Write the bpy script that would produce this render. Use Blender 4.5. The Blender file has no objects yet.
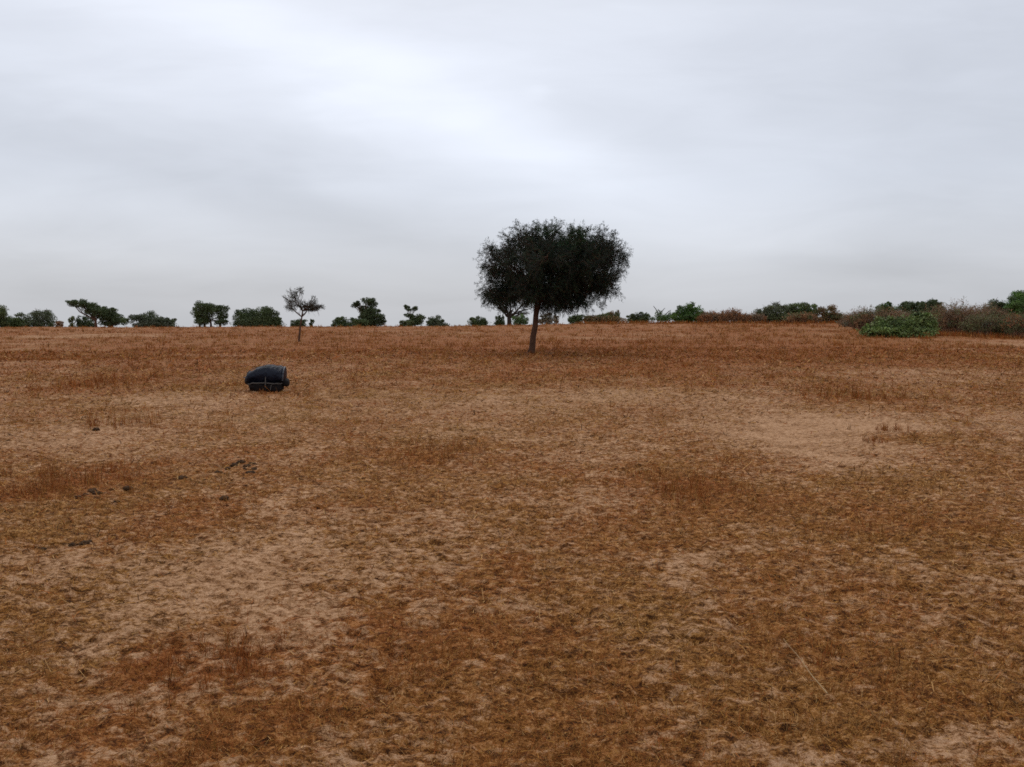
import bpy, math, random
import numpy as np

rng = np.random.default_rng(7)
random.seed(7)
S = bpy.context.scene
COL = S.collection

# ------------------------------------------------------------------ camera facts
W, H = 1024, 767
F_PX = 740.0
EYE = 1.6
HROW = 328.0                       # row of the true horizon
PITCH = math.atan((H / 2 - HROW) / F_PX)


def ray(px, row):
    """direction through a picture point (camera looks along +Y, pitched down)"""
    a, b = (px - W / 2) / F_PX, -(row - H / 2) / F_PX
    c, s = math.cos(PITCH), math.sin(PITCH)
    return np.array([a, c + b * s, -s + b * c])


def at(px, row, Y):
    d = ray(px, row)
    return np.array([0, 0, EYE]) + d * (Y / d[1])


# ------------------------------------------------------------------ noise
def _hash(ix, iy, iz, seed):
    h = (ix.astype(np.int64) * 374761393 + iy.astype(np.int64) * 668265263
         + iz.astype(np.int64) * 2147483647 + seed * 974634777) & 0xFFFFFFFF
    h = ((h ^ (h >> 13)) * 1274126177) & 0xFFFFFFFF
    h = ((h ^ (h >> 16)) * 2246822519) & 0xFFFFFFFF
    return (h ^ (h >> 15)) & 0xFFFFFFFF


def noise2(x, y, seed=0):
    x = np.asarray(x, float); y = np.asarray(y, float)
    x0 = np.floor(x); y0 = np.floor(y)
    fx = x - x0; fy = y - y0
    ux = fx * fx * fx * (fx * (fx * 6 - 15) + 10)
    uy = fy * fy * fy * (fy * (fy * 6 - 15) + 10)
    z = np.zeros_like(x0)

    def g(dx, dy):
        a = _hash(x0 + dx, y0 + dy, z, seed) * (2 * math.pi / 4294967296.0)
        return np.cos(a) * (fx - dx) + np.sin(a) * (fy - dy)
    a = g(0, 0) * (1 - ux) + g(1, 0) * ux
    b = g(0, 1) * (1 - ux) + g(1, 1) * ux
    return (a * (1 - uy) + b * uy) * 1.45


def fbm(x, y, seed=0, octs=4, gain=0.5):
    t = 0; a = 1.0; n = 0
    for o in range(octs):
        t = t + a * noise2(x * 2.03 ** o + 13.7 * o, y * 2.03 ** o - 7.1 * o, seed + o)
        n += a; a *= gain
    return t / n


def noise3(p, seed=0):
    p0 = np.floor(p); f = p - p0; u = f * f * (3 - 2 * f)

    def v(a, b, c):
        return _hash(p0[:, 0] + a, p0[:, 1] + b, p0[:, 2] + c, seed) / 4294967296.0
    r = 0
    for a in (0, 1):
        for b in (0, 1):
            for c in (0, 1):
                w = (u[:, 0] if a else 1 - u[:, 0]) * (u[:, 1] if b else 1 - u[:, 1]) * (u[:, 2] if c else 1 - u[:, 2])
                r = r + w * v(a, b, c)
    return r


def sstep(a, b, x):
    t = np.clip((x - a) / (b - a), 0, 1)
    return t * t * (3 - 2 * t)


# ------------------------------------------------------------------ terrain
CREST_Y = 100.0


def crest_height(x):
    # height of the low rise along y = CREST_Y
    xs = [-160, -70, -45, -20, -4, 6, 22, 44, 60, 75, 160]
    zs = [1.72, 1.72, 1.74, 1.84, 1.90, 2.20, 2.30, 2.32, 2.05, 1.88, 1.8]
    return np.interp(x, xs, zs)


def terrain_base(x, y):
    x = np.asarray(x, float); y = np.asarray(y, float)
    zc = crest_height(x * CREST_Y / np.maximum(np.abs(y), 40.0))
    t = np.clip((y - 10) / (CREST_Y - 10), 0, None)
    # rises to the crest, rounds over it and drops away behind
    up = np.power(np.minimum(t, 1.0), 1.3)
    up = np.where(t > 0.86, 1 - 0.5 * (np.maximum(1.14 - t, 0)) ** 2 / 0.28 * 0.92 - 0.02, up)
    z = zc * up
    back = sstep(CREST_Y + 8, 260, y)
    z = z * (1 - back) + back * (-0.4)
    z = z - 1.6 * sstep(260, 1200, y)
    z = np.where(t <= 0, 0.0, z)
    z = z + 0.10 * noise2(x / 9.0, y / 9.0, 3) * sstep(6, 25, y) + 0.05 * noise2(x / 3.1, y / 3.1, 4) * sstep(3, 10, y)
    return z


def cover_fields(x, y):
    """how much dead grass lies at a point (0 bare sand, 1 full) and how rust coloured it is"""
    xw = x + 0.55 * noise2(x / 1.1, y / 1.1, 51) + 0.25 * noise2(x / 0.4, y / 0.4, 53); yw = y + 0.7 * noise2(x / 1.1, y / 1.1, 52) + 0.3 * noise2(x / 0.4, y / 0.4, 54)
    c = 0.53 + 0.26 * fbm(xw / 3.6, yw / 4.5, 21, 3) + 0.34 * fbm(xw / 0.8, yw / 0.8, 25, 3) + 0.30 * fbm((x + 0.3 * y) / 0.30, (y - 0.3 * x) / 0.17, 31, 3)
    c = c + 0.30 * fbm(xw / 14, yw / 12, 35, 2) * sstep(8, 25, y) + (0.42 * fbm(xw / 9, yw / 5.5, 37, 3) + 0.25 * fbm(xw / 3, yw / 2.6, 38, 2)) * sstep(18, 40, y)
    c = c + 0.095 + 0.24 * sstep(16, 40, y) - 0.05 * np.exp(-((y - 14.5) / 4.0) ** 2)
    r = 0.45 + 0.62 * fbm(xw / 1.7, yw / 2.0, 41, 3) + 0.42 * sstep(11, 32, y) + 0.3 * fbm(xw / 11, yw / 9, 44, 2) * sstep(8, 25, y)
    for (cx, cy, rx, ry, ang, dc, dr) in PATCHES:
        ca, sa = math.cos(ang), math.sin(ang)
        dx = xw - cx; dy = yw - cy
        q = ((dx * ca + dy * sa) / rx) ** 2 + ((-dx * sa + dy * ca) / ry) ** 2
        w = np.exp(-q)
        c = c + 0.78 * dc * w; r = r + dr * w
    return np.clip(c, 0, 1), np.clip(r, 0, 1)


def micro(x, y, cov):
    """small relief: trampled sand, hoof dents, litter humps"""
    near = 1 - sstep(10, 30, y)
    n1 = fbm(x / 0.55, y / 0.42, 61, 3)
    n2 = noise2(x / 0.11, y / 0.085, 66); n3 = noise2(x / 0.045, y / 0.04, 67)
    dent = -np.maximum(noise2(x / 0.23, y / 0.19, 69) - 0.25, 0)
    return near * (0.028 * n1 + 0.014 * n2 * (0.6 + cov) + 0.010 * n3 * (0.6 + cov) + 0.07 * dent) + (1 - near) * 0.03 * n1


def terrain(x, y):
    return terrain_base(x, y)


def ground_hit(px, row):
    d = ray(px, row)
    lo, hi = 1.0, 98.0
    f = lambda Y: EYE + d[2] * Y / d[1] - float(terrain_base(np.array([d[0] * Y / d[1]]), np.array([Y]))[0])
    Y = lo
    prev = f(lo)
    while Y < 99:
        Y2 = Y * 1.01
        v = f(Y2)
        if v <= 0:
            lo, hi = Y, Y2
            for _ in range(30):
                m = (lo + hi) / 2
                if f(m) > 0: lo = m
                else: hi = m
            Y = hi; break
        Y = Y2
    X = d[0] * Y / d[1]
    return np.array([X, Y, float(terrain_base(np.array([X]), np.array([Y]))[0])])


# bare and grassy spots: x, y, half width, half depth, turn, cover change, rust change
def spot(px, row, rx, ry, dc, dr=0.0, ang=0.0):
    c = ground_hit(px, row); a = ground_hit(px, row - ry); b = ground_hit(px, row + ry)
    return (c[0], c[1], rx * c[1] / F_PX, max((a[1] - b[1]) / 2, 0.1), ang, dc, dr)


PATCHES = [
    spot(800, 436, 62, 14, -1.0), spot(850, 424, 50, 8, -0.75), spot(830, 458, 45, 9, -0.6), spot(885, 424, 25, 5, -0.5),
    spot(720, 425, 60, 12, -0.12), spot(150, 585, 85, 18, -0.30), spot(235, 572, 50, 10, -0.25),
    spot(330, 555, 90, 20, -0.30), spot(120, 640, 85, 24, -0.25), spot(260, 505, 90, 14, -0.20), spot(935, 735, 50, 24, -0.70),
    spot(775, 748, 42, 20, -0.55), spot(735, 627, 50, 13, -0.45), spot(690, 575, 40, 14, -0.35),
    spot(375, 618, 45, 18, -0.40), spot(30, 440, 70, 12, -0.30), spot(300, 625, 40, 10, -0.3),
    spot(400, 480, 60, 10, -0.15), spot(600, 400, 150, 12, -0.18, -0.2), spot(180, 400, 90, 8, -0.25, -0.2), spot(430, 400, 120, 10, -0.18, -0.2),
    spot(60, 337, 60, 3, -0.5, -0.3), spot(990, 420, 60, 12, -0.25), spot(100, 735, 60, 20, -0.2), spot(500, 735, 50, 16, -0.25),
    spot(50, 487, 75, 18, 0.45, 0.45), spot(690, 487, 70, 18, 0.40, 0.45), spot(430, 455, 50, 14, 0.30, 0.4),
    spot(90, 385, 45, 9, 0.30, 0.4), spot(230, 665, 70, 32, 0.35, 0.45), spot(480, 578, 40, 16, 0.3, 0.4),
    spot(510, 640, 130, 24, 0.22, 0.25), spot(855, 398, 50, 6, 0.35, 0.4), spot(930, 520, 90, 22, 0.3, 0.05),
    spot(830, 660, 90, 35, 0.3, 0.2), spot(640, 345, 200, 6, 0.3, 0.3), spot(250, 760, 90, 25, 0.3, 0.2), spot(60, 690, 60, 16, 0.2, 0.1),
    spot(180, 515, 70, 16, 0.25, 0.15), spot(920, 440, 70, 10, 0.3, 0.1), spot(690, 352, 160, 5, 0.3, 0.2), spot(250, 425, 120, 8, 0.2, 0.1),
    spot(600, 700, 90, 30, 0.2, 0.1), spot(10, 640, 40, 20, 0.3, 0.2), spot(400, 345, 160, 4, 0.25, 0.25), spot(560, 375, 150, 6, 0.18, 0.2),
]


# ------------------------------------------------------------------ mesh + node helpers
def link(o, parent=None):
    COL.objects.link(o)
    if parent is not None: o.parent = parent
    return o


def mesh_obj(name, V, quads=None, tris=None, mat=None, parent=None, attrs=None, smooth=False):
    V = np.asarray(V, np.float32).reshape(-1, 3)
    quads = np.zeros((0, 4), np.int32) if quads is None or len(quads) == 0 else np.asarray(quads, np.int32)
    tris = np.zeros((0, 3), np.int32) if tris is None or len(tris) == 0 else np.asarray(tris, np.int32)
    me = bpy.data.meshes.new(name)
    me.vertices.add(len(V)); me.vertices.foreach_set('co', V.ravel())
    nl = quads.size + tris.size
    me.loops.add(nl)
    me.loops.foreach_set('vertex_index', np.concatenate([quads.ravel(), tris.ravel()]))
    nq, nt = len(quads), len(tris)
    me.polygons.add(nq + nt)
    ls = np.concatenate([np.arange(nq) * 4, nq * 4 + np.arange(nt) * 3]).astype(np.int32)
    me.polygons.foreach_set('loop_start', ls)
    me.update(calc_edges=True)
    if smooth: me.polygons.foreach_set('use_smooth', np.ones(nq + nt, bool))
    for k, v in (attrs or {}).items():
        v = np.asarray(v, np.float32)
        if v.ndim == 2:
            a = me.color_attributes.new(k, 'FLOAT_COLOR', 'POINT')
            if v.shape[1] == 3: v = np.concatenate([v, np.ones((len(v), 1), np.float32)], 1)
            a.data.foreach_set('color', v.ravel())
        else:
            a = me.attributes.new(k, 'FLOAT', 'POINT'); a.data.foreach_set('value', v)
    if mat is not None: me.materials.append(mat)
    return link(bpy.data.objects.new(name, me), parent)


def tag(o, label, cat, group=None, kind=None):
    if label: o['label'] = label
    if cat: o['category'] = cat
    if group: o['group'] = group
    if kind: o['kind'] = kind
    return o


def root(name, loc, label, cat, group=None):
    o = bpy.data.objects.new(name, None); o.location = loc; o.empty_display_size = 0.3
    link(o)
    return tag(o, label, cat, group)


class NT:
    def __init__(s, tree): s.t = tree; tree.nodes.clear()

    def n(s, kind, **kw):
        nd = s.t.nodes.new(kind)
        for k, v in kw.items():
            if k.startswith('i_'):
                key = k[2:]
                key = int(key) if key.isdigit() else key.replace('_', ' ')
                s.put(nd.inputs[key], v)
            else: setattr(nd, k, v)
        return nd

    def put(s, sock, v):
        if isinstance(v, bpy.types.NodeSocket): s.t.links.new(v, sock)
        elif isinstance(v, bpy.types.Node): s.t.links.new(v.outputs[0], sock)
        else: sock.default_value = v

    def math(s, op, a, b=None, c=None, clamp=False):
        nd = s.t.nodes.new('ShaderNodeMath'); nd.operation = op; nd.use_clamp = clamp
        for i, v in enumerate((a, b, c)):
            if v is not None: s.put(nd.inputs[i], v)
        return nd.outputs[0]

    def mix(s, f, a, b, blend='MIX'):
        nd = s.t.nodes.new('ShaderNodeMix'); nd.data_type = 'RGBA'; nd.blend_type = blend
        s.put(nd.inputs[0], f); s.put(nd.inputs[6], a); s.put(nd.inputs[7], b)
        return nd.outputs[2]

    def noise(s, vec, scale, detail=3, rough=0.55, dist=0.0):
        nd = s.n('ShaderNodeTexNoise'); nd.inputs['Scale'].default_value = scale
        nd.inputs['Detail'].default_value = detail; nd.inputs['Roughness'].default_value = rough
        nd.inputs['Distortion'].default_value = dist
        s.put(nd.inputs['Vector'], vec)
        return nd.outputs[0]

    def ramp(s, f, stops):
        nd = s.n('ShaderNodeValToRGB'); s.put(nd.inputs[0], f)
        el = nd.color_ramp.elements
        while len(el) < len(stops): el.new(0.5)
        for e, (p, c) in zip(el, stops):
            e.position = p; e.color = (*c, 1) if len(c) == 3 else c
        return nd.outputs[0]

    def range(s, v, a, b, c=0.0, d=1.0):
        nd = s.n('ShaderNodeMapRange'); nd.interpolation_type = 'SMOOTHSTEP'
        for i, q in enumerate((v, a, b, c, d)): s.put(nd.inputs[i], q)
        return nd.outputs[0]


def material(name):
    m = bpy.data.materials.new(name); m.use_nodes = True
    return m, NT(m.node_tree)


def c4(c): return (c[0], c[1], c[2], 1.0)


# ------------------------------------------------------------------ materials
LITTER = (0.190, 0.082, 0.022)
RUST = (0.260, 0.080, 0.024)

gm, g = material('dry_ground')
tc = g.n('ShaderNodeTexCoord').outputs['Object']
cov = g.n('ShaderNodeAttribute', attribute_name='cover').outputs['Fac']
rst = g.n('ShaderNodeAttribute', attribute_name='rust').outputs['Fac']
st = g.n('ShaderNodeMapping', i_Vector=tc, i_Rotation=(0, 0, 0.30), i_Scale=(0.62, 1.0, 1.0)).outputs[0]
fine = g.noise(st, 13, 6, 0.75)
frac = g.noise(st, 19.0, 8, 0.84, 0.15)          # crumbs, clods and straw at every size
fine2 = g.noise(st, 70, 4, 0.70, 0.4)
fine3 = g.noise(st, 210, 2, 0.6, 0.2)
mid = g.noise(st, 1.7, 5, 0.65)
val = g.math('ADD', 0.5, g.math('MULTIPLY', g.math('SUBTRACT', frac, 0.5), 4.4))
val = g.math('ADD', val, g.math('MULTIPLY', g.math('SUBTRACT', fine2, 0.5), 1.5))
val = g.math('ADD', val, g.math('MULTIPLY', g.math('SUBTRACT', fine3, 0.5), 1.5))
sand = g.ramp(g.math('ADD', val, g.math('MULTIPLY', g.math('SUBTRACT', mid, 0.5), 0.8)),
              [(0.0, (0.110, 0.044, 0.013)), (0.25, (0.235, 0.108, 0.042)), (0.5, (0.355, 0.190, 0.093)), (1.0, (0.52, 0.310, 0.178))])
litA = g.ramp(val, [(0.0, (0.028, 0.010, 0.002)), (0.28, (0.098, 0.038, 0.008)), (0.55, (0.205, 0.090, 0.018)), (0.8, (0.36, 0.175, 0.048)), (1.0, (0.45, 0.25, 0.11))])
litB = g.ramp(val, [(0.0, (0.040, 0.011, 0.002)), (0.28, (0.132, 0.038, 0.008)), (0.6, (0.260, 0.082, 0.018)), (1.0, (0.40, 0.170, 0.060))])
lit = g.mix(rst, litA, litB)
k = g.math('ADD', g.math('MULTIPLY', cov, 1.25), g.math('MULTIPLY', g.math('SUBTRACT', fine, 0.5), 3.2))
k = g.math('ADD', k, g.math('MULTIPLY', g.math('SUBTRACT', 0.5, frac), 1.7))
colr = g.mix(g.range(k, 0.36, 0.92), sand, lit)
bmp = g.n('ShaderNodeBump', i_Strength=0.7, i_Distance=0.02)
g.put(bmp.inputs['Height'], g.math('ADD', g.math('MULTIPLY', frac, 1.2), g.math('MULTIPLY', fine2, 0.45)))
bs = g.n('ShaderNodeBsdfPrincipled', i_Base_Color=colr, i_Roughness=0.95)
bs.inputs['Specular IOR Level'].default_value = 0.12
g.put(bs.inputs['Normal'], bmp)
g.put(g.n('ShaderNodeOutputMaterial').inputs[0], bs)


def tint_material(name, rough=0.8, spec=0.2, trans=0.0):
    """colour of each blade or leaf comes from the point colour 'tint'"""
    m, t = material(name)
    a = t.n('ShaderNodeAttribute', attribute_name='tint').outputs['Color']
    b = t.n('ShaderNodeBsdfPrincipled', i_Base_Color=a, i_Roughness=rough)
    b.inputs['Specular IOR Level'].default_value = spec
    out = b.outputs[0]
    if trans > 0:
        tr = t.n('ShaderNodeBsdfTranslucent', i_Color=a)
        mx = t.n('ShaderNodeMixShader', i_0=trans)
        t.put(mx.inputs[1], b); t.put(mx.inputs[2], tr); out = mx.outputs[0]
    t.put(t.n('ShaderNodeOutputMaterial').inputs[0], out)
    return m


grass_mat = tint_material('dead_grass', 0.85, 0.12, 0.12)
leaf_mat = tint_material('leaf', 0.55, 0.25, 0.12)
twig_leaf_mat = tint_material('fine_dark_leaf', 0.7, 0.12, 0.0)


def plain(name, col, col2, scale, rough=0.8, spec=0.3, bump=0.3, bdist=0.01, stretch=(1, 1, 1)):
    m, t = material(name)
    v = t.n('ShaderNodeTexCoord').outputs['Object']
    v = t.n('ShaderNodeMapping', i_Vector=v, i_Scale=stretch).outputs[0]
    nz = t.noise(v, scale, 5, 0.6)
    c = t.mix(t.range(nz, 0.3, 0.7), c4(col), c4(col2))
    b = t.n('ShaderNodeBsdfPrincipled', i_Base_Color=c, i_Roughness=rough)
    b.inputs['Specular IOR Level'].default_value = spec
    bp = t.n('ShaderNodeBump', i_Strength=bump, i_Distance=bdist, i_Height=nz)
    t.put(b.inputs['Normal'], bp)
    t.put(t.n('ShaderNodeOutputMaterial').inputs[0], b)
    return m


bark_mat = plain('bark', (0.055, 0.028, 0.018), (0.125, 0.062, 0.038), 9, 0.9, 0.15, 0.9, 0.03, (3, 3, 0.6))
dark_bark_mat = plain('dark_bark', (0.028, 0.020, 0.015), (0.055, 0.038, 0.030), 9, 0.9, 0.1, 0.7, 0.03, (3, 3, 0.6))
grey_bark_mat = plain('grey_bark', (0.08, 0.065, 0.055), (0.16, 0.13, 0.11), 8, 0.9, 0.15, 0.7, 0.03, (3, 3, 0.6))
dry_twig_mat = plain('dry_twig', (0.17, 0.095, 0.060), (0.30, 0.185, 0.12), 3, 0.9, 0.1, 0.3, 0.01)
dung_mat = plain('dried_dung', (0.026, 0.014, 0.007), (0.075, 0.040, 0.020), 30, 0.95, 0.1, 1.0, 0.01)
navy_mat = plain('navy_cloth', (0.003, 0.005, 0.013), (0.006, 0.009, 0.020), 9, 0.5, 0.2, 1.0, 0.05)
black_mat = plain('black_cloth', (0.006, 0.005, 0.005), (0.015, 0.010, 0.009), 25, 0.8, 0.12, 0.5, 0.01)
grey_strip_mat = plain('grey_webbing', (0.060, 0.052, 0.046), (0.11, 0.096, 0.084), 40, 0.7, 0.3, 0.3, 0.004)
rim_mat = plain('slate_edge', (0.035, 0.038, 0.048), (0.065, 0.068, 0.08), 30, 0.5, 0.4, 0.2, 0.004)
maroon_mat = plain('maroon_lining', (0.020, 0.006, 0.005), (0.032, 0.010, 0.008), 25, 0.85, 0.15, 0.3, 0.004)
straw_mat = plain('pale_straw', (0.26, 0.16, 0.075), (0.36, 0.24, 0.12), 60, 0.7, 0.2, 0.2, 0.002)

# ------------------------------------------------------------------ ground: one sheet round the viewpoint out past the horizon
th_f = np.linspace(-0.86, 0.86, 600)
th_b = np.linspace(0.86, 2 * math.pi - 0.86, 60)[1:-1]
TH = np.concatenate([th_f, th_b])
rad = [0.9]
while rad[-1] < 1500:
    r_ = rad[-1]
    rad.append(r_ * (1.0045 if r_ < 11 else 1.0085 if r_ < 140 else 1.06))
R = np.array(rad)
GX = R[:, None] * np.sin(TH)[None]; GY = R[:, None] * np.cos(TH)[None]
cg, rg = cover_fields(GX, GY)
GZ = terrain_base(GX, GY) + micro(GX, GY, cg)
nr, nt_ = GX.shape
V = np.stack([GX, GY, GZ], -1).reshape(-1, 3)
i = np.arange(nr - 1)[:, None] * nt_; j = np.arange(nt_)[None]; j2 = (j + 1) % nt_
Q = np.stack([i + j, i + j2, i + nt_ + j2, i + nt_ + j], -1).reshape(-1, 4)[:, ::-1]
V = np.concatenate([V, [[0, 0, 0]]])
j = np.arange(nt_)
T = np.stack([np.full(nt_, len(V) - 1), (j + 1) % nt_, j], 1)
ground = mesh_obj('ground', V, Q, T, gm, None,
                  {'cover': np.append(cg.ravel(), 0.5), 'rust': np.append(rg.ravel(), 0.4)}, smooth=True)
tag(ground, 'dry sandy plain with patches of dead rust brown grass', 'ground', kind='structure')


def surf(x, y):
    c, r = cover_fields(x, y)
    return terrain_base(x, y) + micro(x, y, c), c, r


# ------------------------------------------------------------------ dead grass and litter (stuff)
PAL = np.array([[0.46, 0.260, 0.100], [0.34, 0.160, 0.035], [0.200, 0.084, 0.016], [0.29, 0.089, 0.020], [0.195, 0.053, 0.013], [0.040, 0.015, 0.003]])


def tints(n, rust):
    """colour of each blade: straw, ochre, brown, rust, dark"""
    u = rng.random(n)
    isr = rng.random(n) < np.clip(rust * 1.05 - 0.05, 0, 1)
    idx = np.where(isr, np.where(u < 0.5, 3, np.where(u < 0.75, 4, np.where(u < 0.9, 2, 5))),
                   np.where(u < 0.22, 0, np.where(u < 0.55, 1, np.where(u < 0.85, 2, 5))))
    c = PAL[idx] * rng.uniform(0.7, 1.3, (n, 1))
    return c


GV, GQ, GT, GC = [], [], [], []
gcount = 0


def add_blades(x, y, z, phi, lean, L, w, col, bend=0.35):
    """upright bent blades: five vertices each"""
    global gcount
    n = len(x)
    if n == 0: return
    d = np.stack([np.cos(phi), np.sin(phi), np.zeros(n)], 1)
    wphi = rng.uniform(0, 2 * math.pi, n)
    s = np.stack([np.cos(wphi), np.sin(wphi), np.zeros(n)], 1) * (w / 2)[:, None]
    up = np.array([0, 0, 1.0])
    b = np.stack([x, y, z - 0.01], 1)
    l1 = (L * 0.55)[:, None]; l2 = (L * 0.45)[:, None]
    a1 = lean[:, None]; a2 = a1 + bend * rng.uniform(0.2, 1.6, (n, 1))
    m = b + l1 * (np.cos(a1) * up + np.sin(a1) * d)
    t = m + l2 * (np.cos(a2) * up + np.sin(a2) * d)
    v = np.stack([b - s, b + s, m + s * 0.8, m - s * 0.8, t], 1).reshape(-1, 3)
    o = gcount + np.arange(n)[:, None] * 5
    GV.append(v); GQ.append(o + np.array([[0, 1, 2, 3]])); GT.append(o + np.array([[3, 2, 4]]))
    GC.append(np.repeat(col, 5, 0)); gcount += n * 5


def add_straws(x, y, z, phi, tilt, L, w, col, lift):
    """straw and leaf litter lying on the sand: four vertices each"""
    global gcount
    n = len(x)
    if n == 0: return
    d = np.stack([np.cos(phi) * np.cos(tilt), np.sin(phi) * np.cos(tilt), np.sin(tilt)], 1)
    roll = rng.normal(0, 0.6, n)
    s = np.stack([-np.sin(phi) * np.cos(roll), np.cos(phi) * np.cos(roll), np.sin(roll)], 1) * (w / 2)[:, None]
    c = np.stack([x, y, z + lift + np.abs(np.sin(tilt)) * L * 0.4], 1)
    h = d * (L / 2)[:, None]
    v = np.stack([c - h - s, c - h + s, c + h + s * 0.6, c + h - s * 0.6], 1).reshape(-1, 3)
    o = gcount + np.arange(n)[:, None] * 4
    GV.append(v); GQ.append(o + np.array([[0, 1, 2, 3]]))
    GC.append(np.repeat(col, 4, 0)); gcount += n * 4


def scatter(y0, y1, n):
    """points on the field between two distances, a little wider than the view"""
    y = np.sqrt(rng.uniform(y0 ** 2, y1 ** 2, n))
    x = rng.uniform(-0.80, 0.80, n) * (y + 0.6)
    return x, y


def logscatter(y0, y1, n):
    """points on the field, thinning with distance, a little wider than the view"""
    y = np.exp(rng.uniform(math.log(y0), math.log(y1), n))
    return rng.uniform(-0.80, 0.80, n) * (y + 0.6), y


# litter: crumbs and short broken straw
x, y = logscatter(1.9, 40, 230000)
z, c, r = surf(x, y)
keep = rng.random(len(x)) < np.clip((c - 0.15) * 1.5, 0.06, 1)
x, y, z, r = x[keep], y[keep], z[keep], r[keep]; n = len(x)
sc_ = np.maximum(y / 3.0, 0.8)
L = rng.lognormal(math.log(0.019), 0.5, n) * sc_ ** 0.72; wd_ = rng.uniform(0.0012, 0.0036, n) * sc_ ** 1.05
add_straws(x, y, z, rng.uniform(0, 2 * math.pi, n), rng.normal(0, 0.35, n), L, wd_, tints(n, r * 0.8), rng.uniform(0.000, 0.010, n) * sc_ ** 0.4)
# tufts of dead grass
NTF, nb = 30000, 10
x, y = logscatter(2.0, 112, NTF)
c, r = cover_fields(x, y)
keep = rng.random(NTF) < np.clip((c - 0.45) * 1.8, 0.0, 1)
x, y, c, r = x[keep], y[keep], c[keep], r[keep]; n = len(x)
bl = np.clip(0.040 + 0.080 * (y / 10) ** 0.6, 0, 0.26)
big = rng.lognormal(0, 0.4, n) * (0.5 + 0.9 * np.clip(c - 0.5, 0, 0.6))
tc_ = PAL[rng.integers(0, 4, n)]
rep = np.repeat(np.arange(n), nb); m = len(rep)
spread = (0.02 + 0.05 * np.sqrt(bl[rep])) * (1 + np.clip(y[rep] / 14, 0, 5))
ph = rng.uniform(0, 2 * math.pi, m); rr = rng.random(m) ** 0.6 * spread
bx = x[rep] + rr * np.cos(ph); by = y[rep] + rr * np.sin(ph)
bz, _, br = surf(bx, by)
wb = np.maximum(rng.uniform(0.0014, 0.003, m), by / F_PX * rng.uniform(0.22, 0.55, m))
add_blades(bx, by, bz, ph + rng.normal(0, 0.6, m), np.abs(rng.normal(0.35, 0.5, m)), bl[rep] * big[rep] * rng.uniform(0.35, 1.2, m), wb,
           tints(m, br) * 0.6 + 0.4 * tc_[rep] * rng.uniform(0.8, 1.2, (m, 1)), 0.7)
# single standing stems
x, y = logscatter(2.2, 90, 11000)
z, c, r = surf(x, y)
keep = rng.random(len(x)) < np.clip(c * 1.2 - 0.25, 0, 1)
x, y, z, r = x[keep], y[keep], z[keep], r[keep]; n = len(x)
add_blades(x, y, z, rng.uniform(0, 6.28, n), np.abs(rng.normal(0.2, 0.35, n)), rng.uniform(0.05, 0.19, n) * np.clip(y / 8, 0.8, 1.5),
           np.maximum(rng.uniform(0.0012, 0.0024, n), y / F_PX * rng.uniform(0.15, 0.32, n)), tints(n, r), 0.5)
# taller stands where the photo shows them: rust coloured clumps of standing grass
for (px_, row_, rx_, ry_, n_, h_) in [(45, 488, 60, 20, 800, 0.24), (690, 487, 65, 17, 700, 0.15), (430, 455, 45, 13, 450, 0.16),
                                      (92, 385, 40, 8, 700, 0.25), (230, 665, 60, 28, 700, 0.09), (858, 397, 30, 4, 350, 0.3),
                                      (900, 432, 22, 4, 220, 0.14), (868, 442, 18, 3, 140, 0.12), (640, 343, 190, 5, 1500, 0.25),
                                      (300, 335, 200, 3, 1200, 0.25), (955, 336, 80, 1.6, 4500, 0.4), (900, 339, 45, 1.5, 500, 0.25), (760, 325, 90, 1.5, 900, 0.4), (130, 425, 50, 6, 350, 0.25), (830, 650, 80, 30, 150, 0.10),
                                      (275, 397, 40, 3, 160, 0.14), (267, 392.5, 22, 1.2, 110, 0.12)]:
    sp = spot(px_, row_, rx_, ry_, 0)
    a = rng.normal(0, 0.5, n_); b = rng.normal(0, 0.5, n_)
    # pull stems together into clumps
    cl = rng.integers(0, max(6, n_ // 14), n_)
    ca, cb = rng.normal(0, 0.55, n_), rng.normal(0, 0.55, n_)
    x = sp[0] + sp[2] * (ca[cl] + 0.10 * a); y = sp[1] + sp[3] * (cb[cl] + 0.10 * b)
    z, c, r = surf(x, y)
    L = h_ * rng.uniform(0.35, 1.3, n_) * (0.7 + 0.6 * rng.random(n_)[cl])
    add_blades(x, y, z, rng.uniform(0, 6.28, n_), np.abs(rng.normal(0.1, 0.3, n_)), L,
               np.maximum(rng.uniform(0.0018, 0.0035, n_), y / F_PX * rng.uniform(0.2, 0.42, n_)), tints(n_, np.maximum(r, 0.75)), 0.4)
# tall dry grass along the top of the rise among the shrubs
n_ = 9000
x = rng.uniform(9, 48, n_); y = rng.uniform(97, 107, n_)
keep = noise2(x / 1.6, y / 1.6, 91) + 0.35 > rng.random(n_) * 0.8
x, y = x[keep], y[keep]; n_ = len(x); z, c, r = surf(x, y)
add_blades(x, y, z, rng.uniform(0, 6.28, n_), np.abs(rng.normal(0.1, 0.3, n_)), rng.uniform(0.2, 0.75, n_) * (0.6 + 0.7 * np.abs(noise2(x / 2.2, y / 2.2, 92))),
           y / F_PX * rng.uniform(0.3, 0.6, n_), tints(n_, np.full(n_, 0.75)), 0.4)
gc = np.concatenate(GC)
grass = mesh_obj('dry_grass', np.concatenate(GV), np.concatenate(GQ), np.concatenate(GT), grass_mat, None, {'tint': gc})
tag(grass, 'dead straw and rust coloured grass and litter scattered over the sand', 'grass', kind='stuff')


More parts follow.
